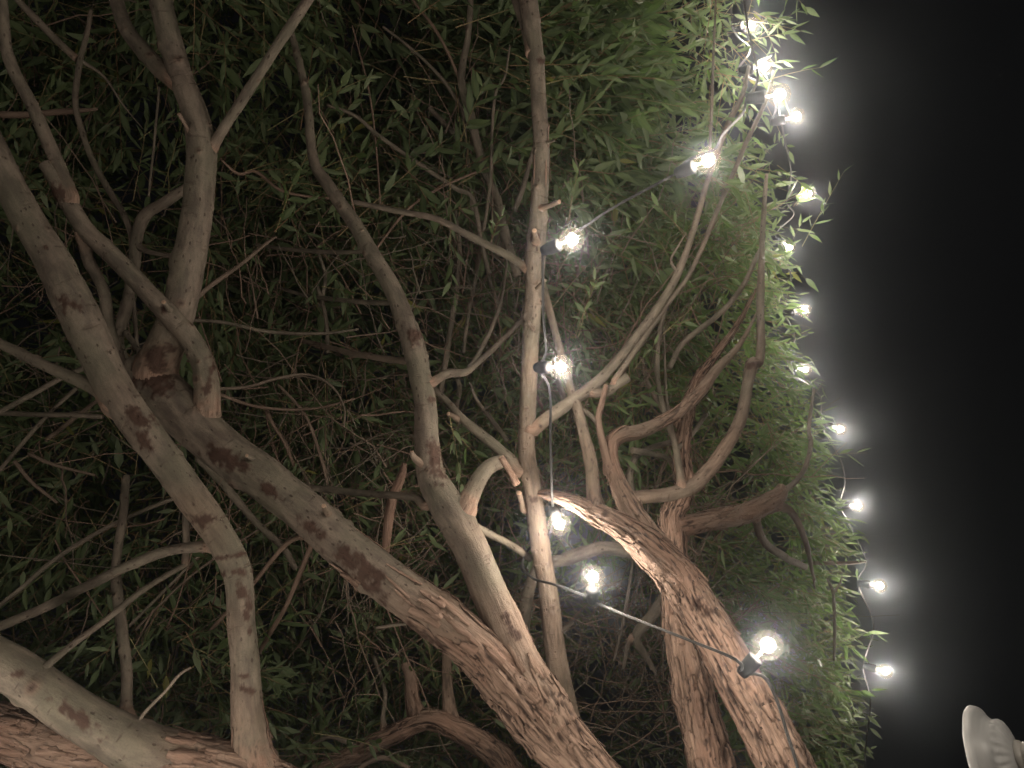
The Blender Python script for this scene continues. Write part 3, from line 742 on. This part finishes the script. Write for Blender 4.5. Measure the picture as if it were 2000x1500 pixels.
def crown(parent, zones, name='crown'):
    parts = []
    for (x0, x1, y0, y1, d0, d1, n, (dx, dy), spread, Lr, ll, edge) in zones:
        x = rng.uniform(x0, x1, n); y = rng.uniform(y0, y1, n); d = rng.uniform(d0, d1, n)
        if edge is not None:
            mg, band = edge if isinstance(edge, tuple) else (edge, 9999)
            ed = np.interp(y, EDGE_Y, EDGE_X) - mg
            ok = (x < ed) & (x > ed - band)
            x, y, d = x[ok], y[ok], d[ok]; n = len(x)
        if n == 0: continue
        base = np.array(CAM)[None] + d[:, None] * (np.array(FW)[None] + ((x - W / 2) / F)[:, None] * np.array(RT)[None] + ((H / 2 - y) / F)[:, None] * np.array(UP)[None])
        kc = 7
        cid = rng.integers(0, max(1, n // kc), n)
        nc = max(1, n // kc)
        cx_, cy_, cd_ = x[:nc].copy(), y[:nc].copy(), d[:nc].copy()
        cdir = np.stack([dx + rng.normal(0, spread, nc), dy + rng.normal(0, spread, nc), rng.normal(-.05, .35, nc)], 1)
        clus = n > 40 and not isinstance(edge, tuple)
        if clus:
            sp_ = 34 if isinstance(edge, tuple) else 62
            x = cx_[cid] + rng.normal(0, sp_, n); y = cy_[cid] + rng.normal(0, sp_, n); d = cd_[cid] + rng.normal(0, .07, n)
            if edge is not None: x = np.minimum(x, np.interp(y, EDGE_Y, EDGE_X) - mg)
            base = np.array(CAM)[None] + d[:, None] * (np.array(FW)[None] + ((x - W / 2) / F)[:, None] * np.array(RT)[None] + ((H / 2 - y) / F)[:, None] * np.array(UP)[None])
        ax = cdir[cid] * 1.0 + np.stack([rng.normal(0, spread * .5, n), rng.normal(0, spread * .5, n), rng.normal(0, .2, n)], 1) if clus else np.stack([dx + rng.normal(0, spread, n), dy + rng.normal(0, spread, n), rng.normal(-.05, .35, n)], 1)
        ax /= np.linalg.norm(ax, axis=1)[:, None]
        dr = ax[:, :1] * np.array(RT) + ax[:, 1:2] * np.array(UP) - ax[:, 2:] * np.array(FW)
        L = rng.uniform(Lr[0], Lr[1], n)
        parts.append(shoots(base, dr, L, max(5, int((Lr[0] + Lr[1]) / 2 / .021)), rng.uniform(ll[0], ll[1], n), rng.uniform(0, .25, n)))
    off = 0; Vs, Ts, Qs, va, st, mi = [], [], [], [], [], []
    for (V, T_, Q_, a, b, c) in parts:
        Vs.append(V); Ts.append(T_ + off); Qs.append(Q_ + off); va.append(a); st.append(b); mi.append(c); off += len(V)
    V = np.vstack(Vs); T_ = np.vstack(Ts); Q_ = np.vstack(Qs)
    me = bpy.data.meshes.new(name)
    me.vertices.add(len(V)); me.vertices.foreach_set('co', V.astype(np.float32).ravel())
    nl = len(T_) * 3 + len(Q_) * 4
    me.loops.add(nl); me.loops.foreach_set('vertex_index', np.concatenate([T_.ravel(), Q_.ravel()]).astype(np.int32))
    me.polygons.add(len(T_) + len(Q_))
    ls = np.concatenate([np.arange(len(T_)) * 3, len(T_) * 3 + np.arange(len(Q_)) * 4]).astype(np.int32)
    me.polygons.foreach_set('loop_start', ls)
    me.update(calc_edges=True)
    for nm, arr in (('leaf_var', va), ('stem', st), ('midrib', mi)):
        a = me.attributes.new(nm, 'FLOAT', 'POINT'); a.data.foreach_set('value', np.concatenate(arr).astype(np.float32))
    return link_mesh(name, me, LEAF, parent)

#        x0    x1    y0    y1    d0   d1    n   (right,up) spread  shoot len   leaf len     edge margin
crown(left, [(-300, 650, -300, 760, 2.05, 2.6, 800, (.3, -.2), .8, (.18, .40), (.055, .090), None),
             (-300, 650, -300, 760, 2.6, 3.3, 900, (.3, -.2), .8, (.2, .40), (.06, .10), None),
             (-300, 420, 700, 1650, 2.0, 2.5, 560, (.2, .2), .8, (.18, .36), (.055, .085), None),
             (-300, 420, 700, 1650, 2.5, 3.2, 650, (.2, .2), .8, (.18, .36), (.06, .09), None),
             (240, 470, 1180, 1480, 1.78, 2.1, 90, (.4, .1), .7, (.12, .26), (.05, .080), None)])
crown(mid, [(600, 1320, -300, 330, 2.15, 2.6, 620, (.8, -.15), .5, (.20, .42), (.062, .100), 85),
            (600, 1320, -300, 330, 2.6, 3.3, 850, (.8, -.15), .5, (.20, .42), (.065, .105), 85),
            (1040, 1330, -60, 420, 2.1, 2.6, 170, (1, -.1), .35, (.2, .4), (.065, .105), 85),
            (420, 1150, 300, 1000, 2.15, 2.6, 640, (.5, 0), .8, (.16, .34), (.045, .078), None),
            (420, 1150, 300, 1000, 2.6, 3.3, 900, (.5, 0), .8, (.18, .36), (.055, .09), None),
            (1050, 1350, 380, 700, 2.2, 2.9, 150, (.5, .3), .6, (.18, .34), (.055, .085), None)])
crown(right, [(1355, 1425, -260, 300, 2.15, 2.65, 210, (.5, -.2), .45, (.09, .19), (.048, .075), None),
              (1200, 1700, 280, 1700, 2.55, 3.4, 950, (1, 0), .55, (.14, .28), (.05, .08), 55),
              (1200, 1700, 300, 1700, 2.50, 3.05, 3600, (1, -.15), .40, (.07, .15), (.042, .066), (14, 115)),
              (1200, 1700, 330, 1700, 2.45, 2.9, 480, (1, -.15), .40, (.10, .18), (.045, .07), (48, 240))])
crown(back, [(380, 900, 1000, 1650, 2.1, 2.6, 400, (.4, .3), .8, (.16, .34), (.05, .08), None),
             (380, 900, 1000, 1650, 2.6, 3.2, 450, (.4, .3), .8, (.16, .34), (.055, .085), None),
             (850, 1450, 450, 1650, 2.6, 3.3, 640, (.4, .2), .8, (.16, .34), (.05, .08), None)])

# sparse sprays in front of the twigs
def spray(parent, items):
    for (x, y, d, n, dr, L, ll) in items:
        crown(parent, [(x - 4, x + 4, y - 4, y + 4, d, d + .02, n, dr, .18, L, ll, None)], name='leaf_spray')

spray(mid, [(545, 440, 1.85, 2, (.6, .7), (.10, .16), (.05, .065)), (960, 470, 1.85, 2, (.4, .8), (.06, .10), (.035, .05)),
            (880, 830, 1.75, 2, (.4, -.9), (.10, .16), (.05, .07)), (500, 330, 1.95, 2, (.8, .3), (.12, .18), (.05, .07)),
            (1130, 640, 1.85, 2, (.1, 1), (.14, .2), (.035, .05)), (1110, 420, 1.95, 2, (.3, .8), (.1, .16), (.05, .06)),
            (760, 1070, 1.8, 2, (.9, .2), (.1, .15), (.05, .07))])
spray(right, [(1240, 720, 1.85, 2, (.3, .6), (.06, .1), (.035, .045)), (1305, 640, 1.85, 2, (.6, .6), (.08, .12), (.035, .05)),
              (1390, 350, 1.95, 3, (.9, -.5), (.08, .14), (.05, .07)), (1335, 460, 1.95, 2, (-.4, .6), (.08, .12), (.05, .06)),
              (1370, 1050, 1.95, 2, (1, -.15), (.12, .16), (.06, .09)), (1556, 398, 2.48, 2, (.5, .5), (.04, .06), (.05, .06))])

# ------------------------------------------------------------------ string lights
def lathe(prof, n, axis=Vector((0, 0, 1)), org=Vector((0, 0, 0)), mod=None, cap=True):
    q = axis.to_track_quat('Z', 'Y')
    V = []; Fc = []
    for i, (z, r) in enumerate(prof):
        for j in range(n):
            a = 2 * math.pi * j / n
            rr = r * (mod(i, z, a) if mod else 1)
            V.append(org + q @ Vector((rr * math.cos(a), rr * math.sin(a), z)))
    for i in range(len(prof) - 1):
        for j in range(n):
            a, b = i * n + j, i * n + (j + 1) % n
            Fc.append((a, b, b + n, a + n))
    if cap:
        Fc.append(tuple(range(n))[::-1]); Fc.append(tuple(range((len(prof) - 1) * n, len(prof) * n)))
    return V, Fc

GR = .025
def globe_mesh():
    prof = [(-.0315, .0098), (-.0300, .0118), (-.0285, .0120), (-.0270, .0105)]
    for k in range(25):
        a = math.radians(158 - k * 158 / 24.0)
        prof.append((GR * math.cos(a), max(GR * math.sin(a), .0002)))
    V, Fc = lathe(prof, 36, cap=False)
    return mesh_from('glass_globe', V, Fc)
def socket_mesh():
    prof = [(-.072, .004), (-.0715, .0095), (-.066, .0115), (-.058, .0118), (-.057, .0132), (-.036, .0142), (-.033, .0142), (-.031, .0128), (-.0308, .006)]
    V, Fc = lathe(prof, 24)
    return mesh_from('socket', V, Fc)
def filament_mesh():
    V = []; Fc = []
    def bar(a, b, r):
        k = len(V); d = (b - a).normalized(); u = d.orthogonal().normalized(); w = d.cross(u)
        for c in (a, b):
            for j in range(5):
                t = 2 * math.pi * j / 5
                V.append(c + (u * math.cos(t) + w * math.sin(t)) * r)
        for j in range(5):
            Fc.append((k + j, k + (j + 1) % 5, k + 5 + (j + 1) % 5, k + 5 + j))
    m = 0
    for i in range(m):
        a0, a1 = 2 * math.pi * i / m, 2 * math.pi * (i + .5) / m
        p = Vector((.0115 * math.cos(a0), .0115 * math.sin(a0), -.011)); q = Vector((.0085 * math.cos(a1), .0085 * math.sin(a1), .0125))
        bar(p, q, .0009)
        bar(q, Vector((.0115 * math.cos(a0 + 2 * math.pi / m), .0115 * math.sin(a0 + 2 * math.pi / m), -.011)), .0009)
    bar(Vector((0, 0, -.028)), Vector((0, 0, -.011)), .0022)
    V2, F2 = lathe([(.0118 * math.cos(math.pi * (1 - k / 10.0)), max(.0108 * math.sin(math.pi * k / 10.0), .0001)) for k in range(11)], 16, org=Vector((0, 0, .001)))
    k = len(V); V += V2; Fc += [tuple(i + k for i in f) for f in F2]
    return mesh_from('filament', V, Fc)

gm, sm_, fm = globe_mesh(), socket_mesh(), filament_mesh()
for me, mt in ((gm, GLASS), (sm_, BLACK), (fm, EMIT)):
    me.materials.append(mt)
    me.polygons.foreach_set('use_smooth', np.ones(len(me.polygons), bool))

POWER = 3.4
LD = bpy.data.lights.new('bulb_light', 'POINT'); LD.energy = POWER; LD.color = LIGHT_COL; LD.shadow_soft_size = .0150
OLD = LD.copy(); OLD.energy = POWER * 1.5
FILL_LD = LD.copy(); FILL_LD.energy = POWER * 1.6  # stronger light for the added, unseen fill bulbs behind the viewer
SOCK = {}
def bulb(key, x, y, d, sr, su, st, label, group):
    """(sr,su,st): where the socket points, right / up / towards camera"""
    p = at(x, y, d)
    o = thing('light_bulb', p, label, 'light bulb', group)
    z = -dirv(sr, su, st)
    o.rotation_mode = 'QUATERNION'; o.rotation_quaternion = z.to_track_quat('Z', 'Y')
    for nm, me in (('glass_globe', gm), ('socket', sm_), ('filament', fm)):
        c = bpy.data.objects.new(nm, me); C.objects.link(c); c.parent = o
    l = bpy.data.objects.new('bulb_light', FILL_LD if key[0] == 't' else OLD if key[0] == 'o' else LD); C.objects.link(l); l.parent = o
    SOCK[key] = p - z * .071
    return o

GN = 'bulbs on the near light string'; GO = 'bulbs on the light string along the leafy edge'
bulb('n1', 1522, 185, 1.66, -1, -.05, -.25, 'largest lit bulb of the row on the upper right leaf edge, black socket showing', GN)
bulb('n2', 1383, 313, 1.46, -.8, -.2, -.7, 'lit globe bulb hanging below a thin upright twig near the upper right', GN)
bulb('n3', 1117, 468, 1.53, -.85, -.25, -.5, 'lit globe bulb whose socket touches the straight stem, above the other one beside it', GN)
bulb('n4', 1095, 717, 1.56, -.7, 0, -.7, 'lit globe bulb in the angle between the straight stem and its forking side limb', GN)
bulb('n5', 1092, 1023, 1.62, -.15, .35, -.9, 'lit globe bulb beside the thin tip of the rough limb, black cord above it', GN)
bulb('n6', 1158, 1127, 1.56, .03, -.95, -.5, 'lit globe bulb standing upright on a cord between two trunks', GN)
bulb('n7', 1500, 1260, 1.29, -.62, -.78, -.15, 'biggest lit bulb, its black socket lying on the flaking bark of a trunk', GN)
bulb('o1', 1467, 50, 2.50, -.6, .3, -.5, 'small lit bulb half hidden by leaves, topmost in the picture', GO)
bulb('o2', 1493, 130, 2.12, -1, -.1, -.2, 'lit bulb held between two long pale leaves in the upper right clump', GO)
bulb('o3', 1555, 228, 2.19, -.95, -.15, -.25, 'small lit bulb against the black sky just below the largest of the upper right row', GO)
bulb('o4', 1578, 378, 2.50, -.7, -.25, -.5, 'small lit bulb with one upright leaf and one drooping leaf beside it', GO)
bulb('o5', 1541, 483, 2.95, -.5, .6, -.4, 'small lit bulb sunk in bright green leaves with a cord across it', GO)
bulb('o6', 1570, 606, 2.67, -.9, -.1, -.3, 'small lit bulb below a long leaf that pokes furthest out of the middle edge', GO)
bulb('o7', 1572, 722, 3.06, -.8, .1, -.4, 'lit bulb almost covered by glowing yellow green leaves', GO)
bulb('o8', 1641, 838, 2.90, -.9, .25, -.3, 'small bright lit bulb standing clear of the leaves on black sky at mid height', GO)
bulb('o9', 1675, 988, 3.0, -.9, 0, -.3, 'small lit bulb partly covered by a pale leaf on the lower leaf edge', GO)
bulb('o10', 1718, 1144, 2.67, -.8, 0, -.4, 'upper of two lit bulbs hanging free of the leaves at the lower right', GO)
bulb('o11', 1729, 1311, 2.67, -.8, .1, -.4, 'lowest lit bulb on black sky, hanging above the white lamp shade', GO)
# the near string goes on below the frame
for i, (x, y, d) in enumerate([(1500, 1720, 1.10), (1120, 1790, 1.05), (740, 1800, 1.05), (390, 1760, 1.08), (60, 1720, 1.12), (-260, 1560, 1.2)]):
    bulb('f%d' % i, x, y, d, 0, .95, .1, 'lit globe bulb on the near string below the trunks', GN)

def cord(label, segs, r=.0017):
    """segs: lists of world points, each its own run of the same cable"""
    V = []; Fc = []
    for pts in segs:
        path = catmull([tuple(p) + (0,) for p in pts], 12)
        P, _ = resample(path, .012)
        T = np.gradient(P[:, :3], axis=0)
        for off in (-1, 1):        # twin flex
            b0 = len(V)
            for i in range(len(P)):
                tv = Vector(T[i]).normalized(); sd = tv.cross(FW).normalized()
                c = Vector(P[i, :3]) + sd * off * r * .75
                w = tv.cross(sd)
                for j in range(8):
                    a = 2 * math.pi * j / 8
                    V.append(c + (sd * math.cos(a) + w * math.sin(a)) * r)
            for i in range(len(P) - 1):
                for j in range(8):
                    a, b = b0 + i * 8 + j, b0 + i * 8 + (j + 1) % 8
                    Fc.append((a, b, b + 8, a + 8))
    me = mesh_from('light_cord', V, Fc)
    o = link_mesh('light_string', me, CORD)
    return tag(o, label, 'light string')

def sg(p, r=0, u=0, t=0): return p + RT * r + UP * u - FW * t
K = SOCK
cord('near black twin cord running down past the straight stem and across to the rough trunk', [
    [at(1440, -80, 1.9), at(1462, 60, 1.8), at(1480, 150, 1.72), K['n1']],
    [K['n1'], at(1450, 222, 1.68), at(1412, 262, 1.62), at(1395, 292, 1.58), at(1345, 312, 1.56), K['n2']],
    [K['n2'], at(1300, 350, 1.55), at(1195, 407, 1.60), at(1130, 450, 1.62), at(1090, 470, 1.62), K['n3']],
    [K['n3'], at(1060, 530, 1.62), at(1061, 620, 1.63), at(1066, 690, 1.64), K['n4']],
    [K['n4'], at(1073, 760, 1.62), at(1075, 865, 1.63), at(1079, 985, 1.66), K['n5']],
    [K['n5'], at(1075, 1040, 1.74), at(1035, 1070, 1.80), at(1020, 1105, 1.74), at(1042, 1130, 1.68), at(1080, 1141, 1.63), at(1140, 1163, 1.60), K['n6']],
    [K['n6'], at(1170, 1180, 1.58), at(1230, 1205, 1.52), at(1350, 1252, 1.38), at(1440, 1290, 1.28), K['n7']],
    [K['n7'], at(1490, 1320, 1.285), at(1515, 1362, 1.29), at(1535, 1425, 1.29), at(1560, 1520, 1.26), at(1540, 1620, 1.18), K['f0'], at(1310, 1745, 1.07), K['f1'],
     at(930, 1770, 1.03), K['f2'], at(560, 1760, 1.05), K['f3'], at(220, 1720, 1.08), K['f4'], at(-110, 1600, 1.15), K['f5'], at(-420, 1450, 1.3)]])
cord('far black twin cord hanging down along the leafy edge against the dark sky', [
    [at(1430, -120, 2.6), K['o1'], at(1465, 95, 2.35), K['o2'], at(1490, 165, 2.16), at(1515, 205, 2.17), K['o3']],
    [at(1520, 210, 2.18), at(1532, 270, 2.25), at(1545, 340, 2.4), K['o4'], at(1550, 420, 2.7), K['o5'], at(1545, 540, 2.8), K['o6']],
    [K['o6'], at(1552, 660, 2.8), K['o7'], at(1600, 770, 2.9), K['o8'], at(1638, 890, 2.92), at(1650, 940, 2.95), K['o9']],
    [K['o9'], at(1672, 1050, 2.85), at(1692, 1100, 2.75), K['o10'], at(1706, 1220, 2.68), K['o11'], at(1700, 1370, 2.68), at(1690, 1470, 2.7), at(1690, 1600, 2.7)]], r=.0017)

# assumed third string, unseen, added behind the viewer to fill the trees from the front
G_FILL = 'bulbs on the added fill string behind the viewer'
FILL_P = [Vector((-2.6 + .42 * i, -.35 - .2 * math.sin(i * .9), 2.05)) for i in range(5)] + [Vector((.1 + .2 * i, -.30 - .2 * math.sin(i * .9), 2.0 - .1 * (i % 3))) for i in range(15)]
for i, p in enumerate(FILL_P):
    x, y, d = pix(p)
    bulb('t%d' % i, x, y, d, .1, .95, .5, 'added fill bulb on the unseen string behind the viewer', G_FILL)
cord('black twin cord of the added fill string behind the viewer', [[FILL_P[0] + Vector((-.5, 0, .2))] + [K['t%d' % i] for i in range(20)] + [FILL_P[-1] + Vector((.5, 0, .2))]])

# ------------------------------------------------------------------ white lamp at the lower right
LDp = 1.16
org = at(1913, 1474, LDp)
ax = dirv(1, .42, .9)
px_ = LDp / F
lamp = thing('garden_lamp', at(2190, 1470, LDp) * 1.0, 'unlit white glass bell lamp with fluted neck at the lower right corner', 'lamp')
lamp.location = Vector((at(2190, 1470, LDp).x, at(2190, 1470, LDp).y, 0))
AX = .66
prof = [(0, 84), (2, 87), (8, 88), (18, 87), (26, 85), (32, 78), (40, 70), (50, 64.5), (58, 62.5), (66, 62), (74, 60), (82, 54), (89, 46), (95, 36), (98, 27), (100, 24)]
# smooth the profile
zz = np.linspace(0, 100, 46); rrp = np.interp(zz, [p[0] for p in prof], [p[1] for p in prof])
def flute(i, z, a):
    zpx = z / px_ / AX
    k = max(0, 1 - abs(zpx - 78) / 20.0)
    return 1 + .07 * k * math.cos(a * 22) + .010 * max(0, 1 - zpx / 26) * math.cos(a * 11)
outer = [(z * px_ * AX, r * px_) for z, r in zip(zz, rrp)]
inner = [(z * px_ * AX, max(r - 3.5, 3) * px_) for z, r in zip(zz, rrp)][::-1]
V, Fc = lathe(inner + outer, 132, ax, org, flute, cap=False)
n_ = 132; m_ = len(inner + outer)
link_mesh('lamp_shade', mesh_from('lamp_shade', V, Fc), SHADE, lamp)
V, Fc = lathe([(z_ * AX, r_) for z_, r_ in [(97 * px_, 20 * px_), (98 * px_, 25 * px_), (101 * px_, 27 * px_), (112 * px_, 26 * px_), (114 * px_, 23 * px_), (118 * px_, 22 * px_), (120 * px_, 24 * px_), (135 * px_, 24 * px_), (140 * px_, 14 * px_), (300 * px_, 12 * px_)]], 40, ax, org)
link_mesh('lamp_arm', mesh_from('lamp_arm', V, Fc), WHITE, lamp)
top = org + ax * (300 * px_ * AX)
V, Fc = lathe([(0, .05), (.03, .05), (.04, .022), (top.z - .02, .02), (top.z + .05, .02), (top.z + .06, .026), (top.z + .09, .012), (top.z + .10, .002)], 28, Vector((0, 0, 1)), Vector((top.x, top.y, 0)))
link_mesh('lamp_post', mesh_from('lamp_post', V, Fc), WHITE, lamp)
lamp.location = (top.x, top.y, 0)
for c in lamp.children: c.matrix_parent_inverse = Matrix.Translation((-top.x, -top.y, 0))

# ------------------------------------------------------------------ ground, air, night sky
g = 20
V = []; Fc = []
N_ = 60
for i in range(N_ + 1):
    for j in range(N_ + 1):
        x = -g + 2 * g * i / N_; y = -g + 2 * g * j / N_
        V.append(Vector((x, y, .02 * mn.noise(Vector((x * .7, y * .7, 0))) - .01)))
for i in range(N_):
    for j in range(N_):
        a = i * (N_ + 1) + j
        Fc.append((a, a + N_ + 1, a + N_ + 2, a + 1))
tag(link_mesh('ground', mesh_from('ground', V, Fc), SOIL), 'dark bare soil under the trees', None, None, 'structure')

hz = [Vector((x, y, z)) for z in (-1.05, 7.5) for (x, y) in ((-22, -22), (22, -22), (22, 22), (-22, 22))]
hm = mesh_from('haze', hz, [(3, 2, 1, 0), (4, 5, 6, 7), (0, 1, 5, 4), (1, 2, 6, 5), (2, 3, 7, 6), (3, 0, 4, 7)])
m, _, _ = newmat('night_air'); b = NB(m)
pv = b.n('ShaderNodeVolumePrincipled'); pv.inputs['Color'].default_value = rgb(.80, .89, 1.0); pv.inputs['Density'].default_value = .019
pv.inputs['Anisotropy'].default_value = .96
o_ = b.n('ShaderNodeOutputMaterial'); b.link(pv.outputs[0], o_.inputs['Volume'])
tag(link_mesh('haze', hm, m, smooth=False), 'thin night air lit by the bulbs', None, None, 'stuff')

w = bpy.data.worlds.new('World'); S.world = w; w.use_nodes = True
bg = w.node_tree.nodes['Background'] if 'Background' in w.node_tree.nodes else w.node_tree.nodes.new('ShaderNodeBackground')
bg.inputs[0].default_value = (.86, .90, 1.0, 1); bg.inputs[1].default_value = .0010

# ------------------------------------------------------------------ render settings
S.render.engine = 'CYCLES'
S.view_settings.view_transform = 'Standard'; S.view_settings.look = 'None'
S.view_settings.exposure = .9; S.view_settings.gamma = 1
cy = S.cycles
cy.use_denoising = True
cy.max_bounces = 5; cy.diffuse_bounces = 3; cy.glossy_bounces = 2; cy.transmission_bounces = 2; cy.volume_bounces = 0; cy.transparent_max_bounces = 12
cy.sample_clamp_indirect = 2.0; cy.sample_clamp_direct = 0
cy.caustics_reflective = False; cy.caustics_refractive = False
